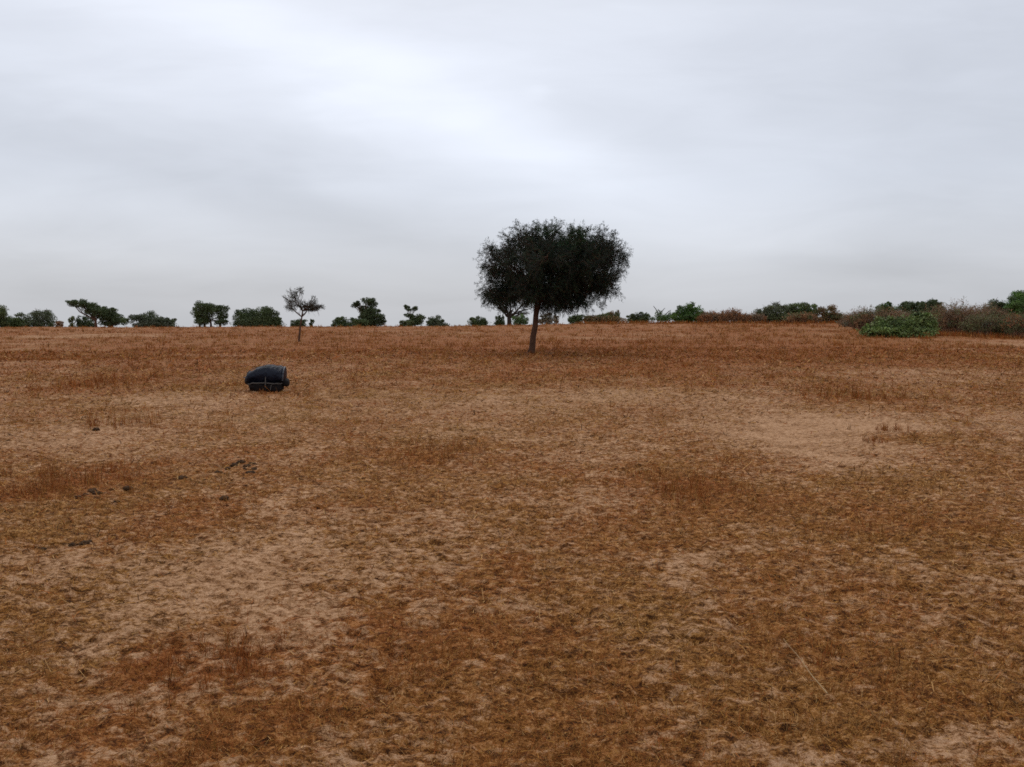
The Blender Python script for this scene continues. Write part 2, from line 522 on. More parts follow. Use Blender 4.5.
# ------------------------------------------------------------------ plants
class Tubes:
    def __init__(s): s.V, s.Q, s.n = [], [], 0

    def add(s, pts, rad, sides=6):
        pts = np.asarray(pts, float); k = len(pts)
        rad = np.broadcast_to(np.asarray(rad, float), (k,))
        t = np.gradient(pts, axis=0); t /= np.linalg.norm(t, axis=1, keepdims=True) + 1e-9
        ref = np.where(np.abs(t[:, 2:3]) > 0.9, np.array([[1.0, 0, 0]]), np.array([[0, 0, 1.0]]))
        u = np.cross(t, ref); u /= np.linalg.norm(u, axis=1, keepdims=True) + 1e-9
        v = np.cross(t, u)
        a = np.arange(sides) / sides * 2 * math.pi
        ring = pts[:, None] + rad[:, None, None] * (np.cos(a)[None, :, None] * u[:, None] + np.sin(a)[None, :, None] * v[:, None])
        i = np.arange(k - 1)[:, None] * sides; j = np.arange(sides)[None]
        q = np.stack([i + j, i + (j + 1) % sides, i + sides + (j + 1) % sides, i + sides + j], -1).reshape(-1, 4)
        s.V.append(ring.reshape(-1, 3)); s.Q.append(q + s.n); s.n += k * sides

    def build(s, name, mat, parent, smooth=True):
        if not s.V: return None
        return mesh_obj(name, np.concatenate(s.V), np.concatenate(s.Q), None, mat, parent, smooth=smooth)


def curve(a, b, wig, n=7, droop=0.0):
    a = np.asarray(a, float); b = np.asarray(b, float)
    t = np.linspace(0, 1, n)[:, None]
    L = np.linalg.norm(b - a)
    p = a + (b - a) * t
    off = rng.normal(0, wig * L, (n, 3)); off = np.cumsum(off, 0) * 0.5
    off = off - off[0] - (off[-1] - off[0]) * t
    p = p + off
    p[:, 2] += droop * L * np.sin(t[:, 0] * math.pi)
    return p


def leaf_quads(P, D, L, Wd, col):
    """pointed leaf faces: centre P, axis D, length L, width Wd"""
    n = len(P)
    D = D / (np.linalg.norm(D, axis=1, keepdims=True) + 1e-9)
    r = rng.normal(0, 1, (n, 3)); s = np.cross(D, r); s /= np.linalg.norm(s, axis=1, keepdims=True) + 1e-9
    h = D * (L / 2)[:, None]; w = s * (Wd / 2)[:, None]
    v = np.stack([P - h, P + w - h * 0.1, P + h, P - w - h * 0.1], 1).reshape(-1, 3)
    q = np.arange(n * 4).reshape(-1, 4)
    return v, q, np.repeat(col, 4, 0)


def ball(n):
    v = rng.normal(0, 1, (n, 3))
    return v / np.linalg.norm(v, axis=1, keepdims=True)


def leafy(clumps, dens, leaf, cols, hole=0.42, nscale=1.0, seed=0, tintvar=0.28):
    """leaf faces for a list of ellipsoid clumps (centre, radii), with gaps"""
    Vs, Qs, Cs = [], [], []; o = 0
    cols = np.asarray(cols)
    for ci, (c, rr) in enumerate(clumps):
        c = np.asarray(c); rr = np.asarray(rr)
        area = 4 * math.pi * ((rr[0] * rr[1]) ** 1.6 / 3 + (rr[0] * rr[2]) ** 1.6 / 3 + (rr[1] * rr[2]) ** 1.6 / 3) ** (1 / 1.6)
        n = int(min(9000, max(120, dens * area / (leaf * leaf))))
        d = ball(n)
        bulge = 0.78 + 0.5 * noise3(d * 2.2 + 31 * ci + seed, seed + ci)
        rad_ = rng.random(n) ** 0.42
        P = c + d * rr * (rad_ * bulge)[:, None]
        keep = noise3(P / (leaf * 3.2 * nscale) + 17.3, seed + 5) > hole * (0.35 + 0.65 * rad_)
        P, d = P[keep], d[keep]; n = len(P)
        if n == 0: continue
        base = cols[rng.integers(0, len(cols), 1)[0]] * 0.5 + cols[rng.integers(0, len(cols), n)] * 0.5
        patch = 0.75 + 0.5 * noise3(P / (leaf * 6) + 3.1, seed + 9)
        col = base * patch[:, None] * rng.uniform(1 - tintvar, 1 + tintvar, (n, 1))
        v, q, cc = leaf_quads(P, d * 0.6 + rng.normal(0, 0.7, (n, 3)), leaf * rng.uniform(0.6, 1.5, n), leaf * rng.uniform(0.3, 0.7, n), col)
        Vs.append(v); Qs.append(q + o); Cs.append(cc); o += len(v)
    return np.concatenate(Vs), np.concatenate(Qs), np.concatenate(Cs)


# leaf colours (each entry is one kind of green or brown)
GREEN = [(0.080, 0.110, 0.038), (0.100, 0.130, 0.044), (0.064, 0.092, 0.034)]
BRIGHT = [(0.080, 0.175, 0.028), (0.115, 0.200, 0.034), (0.062, 0.135, 0.026)]
DEEP = [(0.060, 0.084, 0.036), (0.075, 0.100, 0.042), (0.082, 0.104, 0.042)]
OLIVE = [(0.120, 0.135, 0.045), (0.140, 0.148, 0.055), (0.095, 0.112, 0.040)]
GREYG = [(0.115, 0.128, 0.078), (0.092, 0.110, 0.062), (0.140, 0.146, 0.098)]
BROWN = [(0.255, 0.130, 0.054), (0.210, 0.105, 0.045), (0.305, 0.165, 0.072)]
RUSTY = [(0.300, 0.115, 0.040), (0.240, 0.092, 0.034), (0.340, 0.150, 0.056)]
GREYB = [(0.230, 0.160, 0.092), (0.195, 0.128, 0.074), (0.270, 0.195, 0.115)]


def place(px, Y, row=None):
    """foot of a plant: on the ground below column px at depth Y"""
    X = ray(px, HROW)[0] / ray(px, HROW)[1] * Y
    return np.array([X, Y, float(terrain_base(np.array([X]), np.array([Y]))[0]) - 0.03])


def plant(name, label, cat, foot_px, Y, clumps, cols, leaf=None, dens=1.5, hole=0.30, stems=None, bark=bark_mat, group=None,
          trunk_r=0.16, parts=('trunk', 'crown'), depth=0.85, seed=None, twigs=0, skirt=False):
    """a tree or bush. clumps: (px, row, rx, rz) sizes in picture pixels at depth Y, turned into metres here"""
    seed = seed if seed is not None else int(foot_px * 7 + Y)
    foot = place(foot_px, Y)
    r0 = root(name, foot, label, cat, group)
    s = Y / F_PX
    C = []
    for k, cl in enumerate(clumps):
        px, row, rx, rz = cl[:4]
        dy = cl[4] if len(cl) > 4 else rng.uniform(-0.5, 0.5) * rx * s
        p = at(px, row, Y); p[1] += dy
        C.append((p - foot, (rx * s, max(rx * depth, rz * 0.8) * s, rz * s)))
    leaf = leaf or max(0.10, 1.35 * s)
    bush = parts[0] == 'stems' or skirt
    if bush:                                  # leaves reach down to the ground
        trunk_r = min(trunk_r, 0.045)
        for (c_, rr) in list(C):
            g0 = float(terrain_base(np.array([foot[0] + c_[0]]), np.array([foot[1] + c_[1]]))[0]) - foot[2]
            if c_[2] - rr[2] > g0 + 0.1:
                zl = (c_[2] - rr[2] * 0.3 + g0) / 2
                C.append((np.array([c_[0], c_[1], zl]), (rr[0] * 0.85, rr[1] * 0.85, max(zl - g0, 0.2) * 1.15)))
    if bush and len(clumps) > 1:
        lo_x = min(c_[0] - rr[0] for c_, rr in C); hi_x = max(c_[0] + rr[0] for c_, rr in C)
        g0 = float(terrain_base(np.array([foot[0] + (lo_x + hi_x) / 2]), np.array([foot[1]]))[0]) - foot[2]
        hh = np.mean([c_[2] + rr[2] for c_, rr in C[:len(clumps)]]) - g0
        C.append((np.array([(lo_x + hi_x) / 2, 0, g0 + 0.28 * hh]), ((hi_x - lo_x) * 0.49, (hi_x - lo_x) * 0.3, 0.42 * hh)))
    for (c_, rr) in list(C):                      # smaller sprigs that break up the outline
        for _ in range(3):
            d = ball(1)[0]; d[2] = abs(d[2])
            f_ = rng.uniform(0.28, 0.6) if rr[0] < 3.5 else rng.uniform(0.1, 0.2)
            C.append((c_ + d * np.array(rr) * 0.95, tuple(np.array(rr) * f_)))
    v, q, c = leafy(C, dens * 1.5, leaf, cols, min(hole, 0.30), 1.0, seed)
    # trim leaves below ground
    v = v.copy(); gz = terrain_base(v[:, 0] + foot[0], v[:, 1] + foot[1]) - foot[2]
    v[:, 2] = np.maximum(v[:, 2], gz + 0.02)
    t = Tubes()
    starts = stems or [(0, 0)]
    for k, (c_, rr) in enumerate(C[:len(clumps)]):
        sx, sh = starts[k % len(starts)] if len(starts) > 1 else starts[0]
        b = np.array([sx * s, 0, 0.0]); b[2] = float(terrain_base(np.array([foot[0] + b[0]]), np.array([foot[1]]))[0]) - foot[2] - 0.05
        top = c_ + np.array([0, 0, rr[2] * 0.3])
        mid = b + (c_ - b) * np.array([0.25, 0.25, 0.55]) if not sh else b + np.array([0, 0, sh * s])
        p1 = curve(b, mid, 0.05, 5); p2 = curve(mid, top, 0.06, 6)
        pts = np.concatenate([p1, p2[1:]])
        t.add(pts, np.linspace(trunk_r, trunk_r * 0.18, len(pts)), 6)
        for _ in range(5):
            e = c_ + ball(1)[0] * np.array(rr) * 0.85
            t.add(curve(p2[rng.integers(1, 5)], e, 0.07, 5), np.linspace(trunk_r * 0.3, trunk_r * 0.06, 5), 4)
    for _ in range(twigs):     # bare twig ends that stand out of the leaves
        c_, rr = C[rng.integers(0, len(C))]
        d = ball(1)[0]; d[2] = abs(d[2]) * 1.3
        a = c_ + d * np.array(rr) * 0.4; e = c_ + d * np.array(rr) * rng.uniform(1.0, 1.45) + np.array([0, 0, 0.4 * s])
        t.add(curve(a, e, 0.05, 4), np.linspace(0.035, 0.012, 4) * (s / 0.15), 3)
    t.build(parts[0], bark, r0)
    mesh_obj(parts[1], v, q, None, leaf_mat, r0, {'tint': c})
    return r0


def thicket(name, label, cat, foot_px, Y, x0, x1, top, cols, n=420, leafcols=None, leafn=2500, group=None, spread=0.35, base_px=0.0, shape=0.45):
    """dry, many stemmed shrub: thin stems rising and forking from the ground, with some dead leaves"""
    foot = place(foot_px, Y)
    r0 = root(name, foot, label, cat, group)
    s = Y / F_PX
    hw = (x1 - x0) / 2 * s
    cx = (at((x0 + x1) / 2, HROW, Y)[0] - foot[0])
    hgt = at(foot_px, top, Y)[2] - foot[2]
    t = Tubes(); tips = []
    seed = int(foot_px)
    for k in range(n):
        a = rng.uniform(-1, 1); b = rng.uniform(-1, 1) * 0.75
        base = np.array([cx + a * hw * 0.75, b * hw * 0.8, 0.0])
        base[2] = float(terrain_base(np.array([foot[0] + base[0]]), np.array([foot[1] + base[1]]))[0]) - foot[2] - 0.03
        q = abs(a) ** 2.2
        h = hgt * (1 - shape * q) * (0.74 + 0.28 * rng.random()) * (0.82 + 0.3 * float(noise2(np.array([a * 3.1 + seed]), np.array([b * 2.0]), 5)[0]) + 0.05)
        tip = base + np.array([a * hw * spread + rng.normal(0, 0.12 * h), rng.normal(0, 0.2 * h), h])
        c_ = curve(base, tip, 0.06, 6)
        r = rng.uniform(0.09, 0.16) * s
        t.add(c_, np.linspace(r, r * 0.4, 6), 3)
        for _ in range(3):
            i0 = rng.integers(2, 5)
            e = c_[i0] + np.array([rng.normal(0, 0.22), rng.normal(0, 0.22), rng.uniform(0.05, 0.35)]) * h
            e[2] = min(e[2], h * 1.0)
            cc = curve(c_[i0], e, 0.06, 4)
            t.add(cc, np.linspace(r * 0.6, r * 0.25, 4), 3)
            tips.append(cc)
        tips.append(c_[2:])
    t.build('stems', dry_twig_mat, r0)
    tp = np.concatenate(tips)
    leafn = int(leafn * 1.8)
    idx = rng.integers(0, len(tp), leafn)
    P = tp[idx] + rng.normal(0, 0.5 * s, (leafn, 3))
    P[:, 2] = np.maximum(P[:, 2], 0.05)
    lc = np.asarray(leafcols or cols)
    # colours gather in sprays
    pick = np.clip((noise3(P / (6 * s) + 2.0, seed) * len(lc) * 1.25 - 0.1).astype(int), 0, len(lc) - 1)
    col = lc[pick] * rng.uniform(0.65, 1.35, (leafn, 1))
    v, q, c = leaf_quads(P, rng.normal(0, 0.6, (leafn, 3)) + [0, 0, 0.7], rng.uniform(0.9, 2.4, leafn) * s, rng.uniform(0.35, 0.8, leafn) * s, col)
    mesh_obj('leaves', v, q, None, leaf_mat, r0, {'tint': c})
    return r0


# ---- the lone tree
def lone_tree():
    foot = ground_hit(532, 353); Y = foot[1]; s = Y / F_PX
    foot[2] -= 0.04
    r0 = root('thorn_tree', foot, 'large lone tree with a broad dark feathery crown in the middle of the field', 'tree')
    P = lambda px, row, dy=0.0: at(px, row, Y) + np.array([0, dy, 0]) - foot
    t = Tubes()
    fork = P(538.0, 303)
    tr = np.array([P(531.0, 353.5), P(532.0, 346), P(533.5, 337), P(534.8, 326), P(536.0, 315), fork])
    tr[0, 2] = -0.1
    tr[:, 0] += rng.normal(0, 0.012, 6)
    t.add(tr, np.array([0.17, 0.150, 0.140, 0.132, 0.126, 0.12]), 12)
    for a in (0.4, 2.2, 3.6, 5.1):              # root flare
        t.add(np.array([[tr[1, 0] + 0.09 * math.cos(a), 0.09 * math.sin(a), 0.30], [tr[0, 0] + 0.15 * math.cos(a), 0.15 * math.sin(a), 0.10],
                        [tr[0, 0] + 0.24 * math.cos(a), 0.24 * math.sin(a), -0.08]]), np.array([0.03, 0.055, 0.03]), 6)
    # crown clumps: px, row, rx, rz, depth offset in metres, density
    CL = [(502, 244, 19, 17, 0.3, .85), (520, 240, 23, 16, -0.9, .9), (520, 242, 22, 18, 1.3, .7), (546, 238, 25, 15, -0.5, 1), (548, 243, 26, 17, 1.5, .9), (612, 245, 13, 12, .3, .9), (598, 240, 17, 12, -.6, 1.0),
          (574, 240, 24, 15, 0.7, 1), (575, 246, 24, 17, -1.3, 1), (600, 247, 22, 19, 0.0, .8), (610, 263, 16, 21, -0.4, .85), (606, 278, 20, 20, 0.8, 1.1),
          (590, 292, 22, 19, -0.6, 1.5), (588, 268, 24, 24, 1.4, 1.3), (566, 270, 26, 24, -1.6, 1.3), (562, 288, 24, 20, 1.2, 1.4), (545, 262, 25, 22, -2.0, .9),
          (573, 298, 22, 13, -0.2, 1.5), (548, 298, 18, 11, 0.9, 1.0), (524, 268, 22, 20, 1.7, .65), (508, 266, 20, 19, -1.2, .6), (497, 280, 18, 18, 0.5, .8),
          (490, 293, 12, 12, -0.2, .9), (510, 292, 18, 15, 0.9, .8), (528, 290, 17, 13, -1.3, .7), (545, 255, 28, 20, 2.4, .8), (545, 262, 30, 22, -2.7, .6),
          (592, 262, 20, 22, -1.8, 1.0), (521, 299, 15, 7, -0.6, 1.3), (540, 301, 15, 7, 0.3, 1.4), (504, 300, 13, 8, -0.3, 1.0), (490, 290, 10, 11, 0.4, .8), (489, 266, 9, 13, -.3, .9), (488, 252, 8, 10, .2, .7), (491, 262, 10, 14, 0.2, .5), (556, 304, 15, 6, -0.8, 1.4), (617, 262, 12, 17, .2, .9), (609, 284, 13, 14, -.5, .9), (618, 252, 9, 10, -.4, .6), (528, 284, 17, 15, -2.0, 1.0), (540, 290, 15, 12, -1.8, 1.1), (512, 278, 16, 15, 2.0, .8)]
    hubs = []
    for (px, row, rx, rz, dy, de) in CL:
        c = P(px, row, dy)
        a = tr[5]
        mid = a + (c - a) * 0.5 + np.array([0, 0, 0.25])
        p = np.concatenate([curve(a, mid, 0.05, 5), curve(mid, c, 0.07, 5)[1:]])
        t.add(p, np.linspace(0.062, 0.018, len(p)), 6)
        hubs.append((c, p))
    Vs, Qs, Cs = [], [], []; o = 0
    for ci, ((px, row, rx, rz, dy, de), (c, p)) in enumerate(zip(CL, hubs)):
        rr = np.array([rx * s, rx * s * 1.0, rz * s])
        # secondary branches
        nb = 16
        ends = []
        for k in range(nb):
            d = ball(1)[0]
            e = c + d * rr * rng.uniform(0.55, 0.95)
            a = p[rng.integers(4, len(p))]
            q = curve(a, e, 0.09, 6)
            t.add(q, np.linspace(0.015, 0.006, 6), 4)
            ends.append(q)
        ends = np.array(ends)
        ntw = int((440 if px > 535 else 420) * de * (rx * rz + 40) / 400)
        for k in range(ntw):
            q = ends[rng.integers(0, nb)]
            a = q[rng.integers(2, 6)] + rng.normal(0, 0.10, 3)
            rel = (a - c) / rr
            d = rel / (np.linalg.norm(rel) + 0.25) + rng.normal(0, 0.45, 3)
            d = d / np.linalg.norm(d)
            low = np.clip(-rel[2], 0, 1)
            L = rng.uniform(0.15, 0.42)
            e = a + d * L
            e[2] += -0.30 * L * low - 0.10 * L
            tw = curve(a, e, 0.05, 4, 0.10)
            t.add(tw, np.array([0.006, 0.005, 0.004, 0.003]), 3)
            nl = rng.integers(16, 30)
            tt = rng.random(nl) ** 0.8
            ii = np.minimum((tt * 3).astype(int), 2); ff = tt * 3 - ii
            pp = tw[ii] * (1 - ff)[:, None] + tw[ii + 1] * ff[:, None] + rng.normal(0, 0.035, (nl, 3))
            dd = (e - a)[None] / L + rng.normal(0, 0.55, (nl, 3))
            tone = np.array([[0.015, 0.030, 0.018], [0.022, 0.042, 0.018], [0.014, 0.025, 0.022], [0.024, 0.032, 0.024]])[rng.integers(0, 4)]
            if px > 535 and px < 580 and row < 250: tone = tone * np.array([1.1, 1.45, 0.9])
            v, q_, cc = leaf_quads(pp, dd, rng.uniform(0.04, 0.11, nl), rng.uniform(0.012, 0.024, nl), tone[None] * rng.uniform(0.7, 1.3, (nl, 1)))
            Vs.append(v); Qs.append(q_ + o); Cs.append(cc); o += len(v)
    t.build('trunk', bark_mat, r0)
    mesh_obj('crown', np.concatenate(Vs), np.concatenate(Qs), None, twig_leaf_mat, r0, {'tint': np.concatenate(Cs)})
    return r0


rng = np.random.default_rng(21)
lone_tree()


# ---- the small thin tree at left
def sapling():
    foot = ground_hit(299, 341.5); Y = foot[1]; s = Y / F_PX
    foot[2] -= 0.03
    r0 = root('young_tree', foot, 'small slender tree with sparse twiggy crown standing left of the lone large tree', 'tree')
    P = lambda px, row, dy=0.0: at(px, row, Y) + np.array([0, dy, 0]) - foot
    t = Tubes()
    tr = np.array([P(298.8, 342), P(299.5, 335), P(300.3, 326), P(301.8, 317), P(302.6, 311)])
    tr[0, 2] = -0.08
    t.add(tr, np.array([0.085, 0.07, 0.06, 0.052, 0.048]), 8)
    CL = [(288, 300, 7, 7, 0.2, 1), (292, 293, 6, 5, -0.3, .9), (298, 290, 6, 4.5, 0.3, .7), (298, 302, 8, 7, -0.2, 1), (306, 304, 7, 5, 0.4, 1.1),
          (314, 305, 7, 5, -0.2, 1.3), (320, 306.5, 5, 3.5, 0.2, 1.0), (292, 307, 7, 4, -0.4, .8), (312, 309, 8, 3, 0.2, 1.1), (302, 307, 9, 4, 0, .9), (314, 299, 4, 5, 0.1, .35)]
    Vs, Qs, Cs = [], [], []; o = 0
    for (px, row, rx, rz, dy, de) in CL:
        c = P(px, row, dy); rr = np.array([rx, rx, rz]) * s
        a = tr[rng.integers(3, 5)]
        p = curve(a, c, 0.07, 7); t.add(p, np.linspace(0.036, 0.012, 7), 5)
        for k in range(int(36 * de)):
            a = p[rng.integers(3, 7)]
            d = ball(1)[0]
            e = c + d * rr * rng.uniform(0.6, 1.15)
            tw = curve(a, e, 0.08, 5); L = np.linalg.norm(e - a) + 1e-6
            t.add(tw, np.linspace(0.010, 0.005, 5), 3)
            nl = rng.integers(14, 24)
            tt = 0.35 + 0.65 * rng.random(nl); ii = np.minimum((tt * 4).astype(int), 3); ff = tt * 4 - ii
            pp = tw[ii] * (1 - ff)[:, None] + tw[ii + 1] * ff[:, None] + rng.normal(0, 0.04, (nl, 3))
            tone = np.array([[0.044, 0.054, 0.030], [0.060, 0.056, 0.038], [0.040, 0.040, 0.028]])[rng.integers(0, 3)]
            v, q_, cc = leaf_quads(pp, (e - a)[None] / L + rng.normal(0, 0.6, (nl, 3)), rng.uniform(0.06, 0.13, nl), rng.uniform(0.014, 0.028, nl), tone[None] * rng.uniform(.7, 1.3, (nl, 1)))
            Vs.append(v); Qs.append(q_ + o); Cs.append(cc); o += len(v)
    for k in range(26):                       # bare drooping twigs below the crown
        px = rng.uniform(287, 318); a = P(px, rng.uniform(305, 310), rng.normal(0, 0.3)); e = a + np.array([rng.normal(0, 0.15), rng.normal(0, 0.15), -rng.uniform(0.2, 0.55)])
        t.add(curve(a, e, 0.05, 4), np.linspace(0.008, 0.004, 4), 3)
    t.build('trunk', bark_mat, r0)
    mesh_obj('crown', np.concatenate(Vs), np.concatenate(Qs), None, twig_leaf_mat, r0, {'tint': np.concatenate(Cs)})


sapling()

B = ('stems', 'foliage')
GL = 'trees and bushes along the low rise'
# ---- beyond the rise, from the left edge of the field
plant('leafy_tree', 'yellowish green tree cut by the left edge of the picture', 'tree', -8, 135, [(-8, 313, 15, 9), (-2, 318, 9, 8), (3, 320, 5, 5)], OLIVE + GREEN, dens=2.0, group=GL, skirt=True)
plant('bush', 'low dark green bush just right of the yellowish tree at the left edge', 'bush', 12, 140, [(9, 321, 6, 4), (14, 321, 6, 4), (18, 322, 4, 3)], GREEN, parts=B, group=GL)
plant('bush', 'wide grey green bush with a pale domed top, left of the leaning flat crowned tree', 'bush', 38, 150, [(25, 319, 7, 5), (34, 317.5, 8, 6), (44, 316.5, 9, 6.5), (50, 319, 5, 6)], GREYG + GREEN, parts=B, group=GL, twigs=40)
plant('bush', 'tiny brownish bush alone between the pale domed bush and the leaning tree', 'bush', 60, 140, [(60, 323, 3.2, 2.2)], BROWN, parts=B, group=GL, dens=2)
plant('bush', 'small yellow green bush beneath the tip of the leaning flat crown', 'bush', 71, 150, [(71, 321, 3.6, 4)], OLIVE, parts=B, group=GL, dens=2)
plant('bush', 'low dark bush under the leaning flat crowned tree', 'bush', 84, 152, [(81, 321, 5, 4), (87, 321, 6, 4.2)], DEEP, parts=B, group=GL, dens=2)
plant('flat_crowned_tree', 'tree leaning left with a raised flat crown at the far left of the rise', 'tree', 96, 138,
      [(73.5, 303.5, 5, 3), (81, 304, 8, 4, -.4), (88, 307, 8, 5, .5), (94, 311, 8, 5, 0), (87, 312, 4, 2.5, .3), (98, 315, 5, 4, .4)], DEEP + GREEN, dens=2.4, stems=[(0, 8)], trunk_r=0.26, group=GL, hole=0.35)
plant('wedge_tree', 'dense dark tree with a slanting right side, right beside the leaning flat crown', 'tree', 110, 140,
      [(104, 314, 8, 6), (112, 314, 8, 6), (107, 320, 9, 5), (117, 318, 8, 5), (123, 321.5, 6, 4), (114, 310, 5, 2), (108, 323, 10, 3.5)], DEEP + GREEN, dens=2.4, trunk_r=0.22, group=GL, hole=0.33)
plant('bush', 'rounded dark bush with a lower paler tail on its right side', 'bush', 150, 145, [(138, 320, 8, 5), (145, 318, 9, 6), (153, 319.5, 8, 5), (163, 321.5, 7, 4), (171, 321.5, 5, 3.2)], DEEP + GREYG, parts=B, group=GL, dens=2)
plant('round_tree', 'rounded tree with sky showing between its low trunks', 'tree', 208, 132,
      [(199, 313, 7.5, 6), (206, 309.5, 9, 6), (213, 311, 9, 7), (222, 312, 7, 6.5), (205, 318, 8, 5), (221, 318, 6, 4), (203, 322, 9, 3.6), (221, 322.5, 7, 3)], DEEP + GREEN, dens=2.4, stems=[(-8, 6), (-3, 6), (3, 6), (12, 6)], trunk_r=0.2, group=GL, hole=0.36)
plant('bush', 'broad dense dark bush with two rounded tops, right of the rounded tree', 'bush', 256, 136,
      [(240, 318, 8, 6.5), (250, 315, 9, 7), (263, 314.5, 10, 7), (271, 317, 8, 6.5), (277, 321, 5, 4), (256, 320, 12, 5)], DEEP + GREEN, parts=B, dens=2.4, group=GL, hole=0.33)
plant('bush', 'low dark bush directly behind the trunk of the small slender tree', 'bush', 299, 150, [(295, 323, 4, 3), (301, 323, 6, 3)], DEEP, parts=B, group=GL, dens=2)
plant('bush', 'very small dark bush just right of the small slender tree', 'bush', 311, 150, [(311, 322.5, 2.4, 2.6)], DEEP, parts=B, group=GL, dens=2)
plant('bush', 'low green bush at the left foot of the tall layered tree', 'bush', 343, 142, [(337, 322, 5, 3.5), (344, 321, 6, 4.2), (352, 322, 5, 3.2)], DEEP + GREEN, parts=B, group=GL, dens=2)
plant('layered_tree', 'tall dark tree with branches layered out to its left', 'tree', 368, 138,
      [(367.5, 301.5, 6.5, 4), (371, 307, 5.5, 5), (354.5, 305.5, 4, 2.6), (358.5, 303.5, 2.4, 2.2), (362, 310, 5, 4), (368, 314, 8, 5), (376, 312, 4, 3), (378, 317, 6, 5), (363, 318, 5, 4), (371, 319, 9, 5), (382, 320.5, 4, 4), (366, 322.5, 12, 4), (376, 323, 9, 3.5)],
      DEEP, dens=2.6, stems=[(0, 8), (-3, 7), (3, 8)], trunk_r=0.22, group=GL, hole=0.33)
plant('bush', 'green bush low against the foot of the tall layered tree', 'bush', 361, 133, [(358, 322, 4, 3), (364, 322, 5, 3)], GREEN, parts=B, group=GL, dens=2)
plant('tufted_tree', 'thin tree with two separate dark tufts of leaves on top', 'tree', 411, 140,
      [(406.5, 307.8, 3.2, 2.2), (410, 310, 2.5, 1.6), (414.5, 309, 3.0, 2.3), (408.5, 315.5, 4, 2.4), (413, 319, 4, 3.2), (419, 318, 5, 4), (417, 322, 7, 4), (412, 323, 8, 3)], DEEP + GREEN, dens=2.6, stems=[(0, 8)], trunk_r=0.15, group=GL, hole=0.28)
plant('bush', 'low yellow green bush left below the tree with two tufts', 'bush', 404, 136, [(403.5, 323, 4, 2.8), (409, 323, 4, 2.4)], OLIVE + GREEN, parts=B, group=GL, dens=2)
plant('bush', 'low rounded grey green bush right of the tree with two tufts', 'bush', 435, 142, [(430, 322.5, 4, 2.8), (436, 320.5, 6, 4.2), (441, 322.5, 4, 3)], DEEP + GREYG, parts=B, group=GL, dens=2)
plant('bush', 'isolated low domed bush left of the lone large tree', 'bush', 477, 142, [(473, 321.5, 5, 3.5), (479, 321, 6, 4), (484, 323, 4, 3)], DEEP + GREEN, parts=B, group=GL, dens=2)
plant('bush', 'small dark bush left of the forked tree behind the big crown', 'bush', 499, 125, [(498, 320, 3, 4), (501.5, 321, 3.5, 4)], DEEP, parts=B, group=GL, dens=2)


def forked_tree():
    Y = 118.0; s = Y / F_PX
    foot = place(509.5, Y)
    r0 = root('forked_tree', foot, 'far forking tree with bare low limbs, half hidden by the crown of the lone tree', 'tree', GL)
    P = lambda px, row, dy=0.0: at(px, row, Y) + np.array([0, dy, 0]) - foot
    t = Tubes()
    hub = P(509, 317)
    t.add(np.array([[0, 0, -0.1], P(509.3, 321), hub]), np.array([0.42, 0.34, 0.30]), 8)
    for (px, row, dy) in [(497, 307, .5), (500, 303, -1), (505, 302, .8), (511, 301, 0), (516, 303, 1), (521, 306, -.6), (528, 310, .4), (530, 314, -.3), (519, 313, .2), (503, 310, -.8), (524, 304, 0.5), (495, 303, 0.2)]:
        e = P(px, row, dy)
        p = curve(hub, e, 0.09, 8, 0.08); t.add(p, np.linspace(0.20, 0.06, 8), 5)
        for _ in range(5):
            a = p[rng.integers(3, 7)]; d = (e - hub) / np.linalg.norm(e - hub) + rng.normal(0, .5, 3)
            t.add(curve(a, a + d * rng.uniform(.7, 1.6), 0.07, 4), np.linspace(0.06, 0.02, 4), 4)
    C = [(P(px, row, dy), (rx * s, rx * s, rz * s)) for (px, row, rx, rz, dy) in
         [(497, 301, 7, 5, 0), (507, 298, 9, 5, -.8), (518, 299, 9, 5, .5), (526, 304, 6, 3.5, 0)]]
    v, q, c = leafy(C, 1.6, 0.2, GREYB + DEEP, 0.5, 1, 77)
    t.build('trunk', dark_bark_mat, r0)
    mesh_obj('crown', v, q, None, leaf_mat, r0, {'tint': c})


forked_tree()
plant('bush', 'pale green bush between the forked tree and the trunk of the lone tree', 'bush', 520, 112, [(516, 320.5, 4, 3.4), (521, 319.5, 5, 4), (526, 321, 3, 3)], GREYG + BRIGHT, parts=B, group=GL, dens=1.8)
plant('bush', 'thin grey bush just right of the trunk of the lone tree', 'bush', 546, 122, [(543, 318.5, 4, 2.6), (549, 317, 5, 3.2), (556, 318.5, 3, 2.5)], GREYG + GREYB, parts=B, group=GL, dens=1.3, twigs=30)
plant('bush', 'small dark green bush right of the thin grey bush under the big crown', 'bush', 576, 112, [(572, 318.5, 4, 3), (578, 317.5, 5, 3)], GREEN, parts=B, group=GL, dens=2)
plant('bush', 'long low green and brown bush below the right side of the big crown', 'bush', 602, 112, [(588, 318.5, 6, 2.6), (597, 317.5, 7, 3.4), (606, 317, 6, 4), (613, 316.5, 4, 4.2), (617.5, 315.5, 2.6, 5)], OLIVE + BROWN + GREEN, parts=B, group=GL, dens=1.8)
plant('bush', 'rounded grey green bush left of the spiky dead shrub', 'bush', 637, 110, [(632, 317.5, 5, 4), (638, 316.5, 6, 4.6), (645, 318, 5, 4)], DEEP + OLIVE, parts=B, group=GL, dens=2)


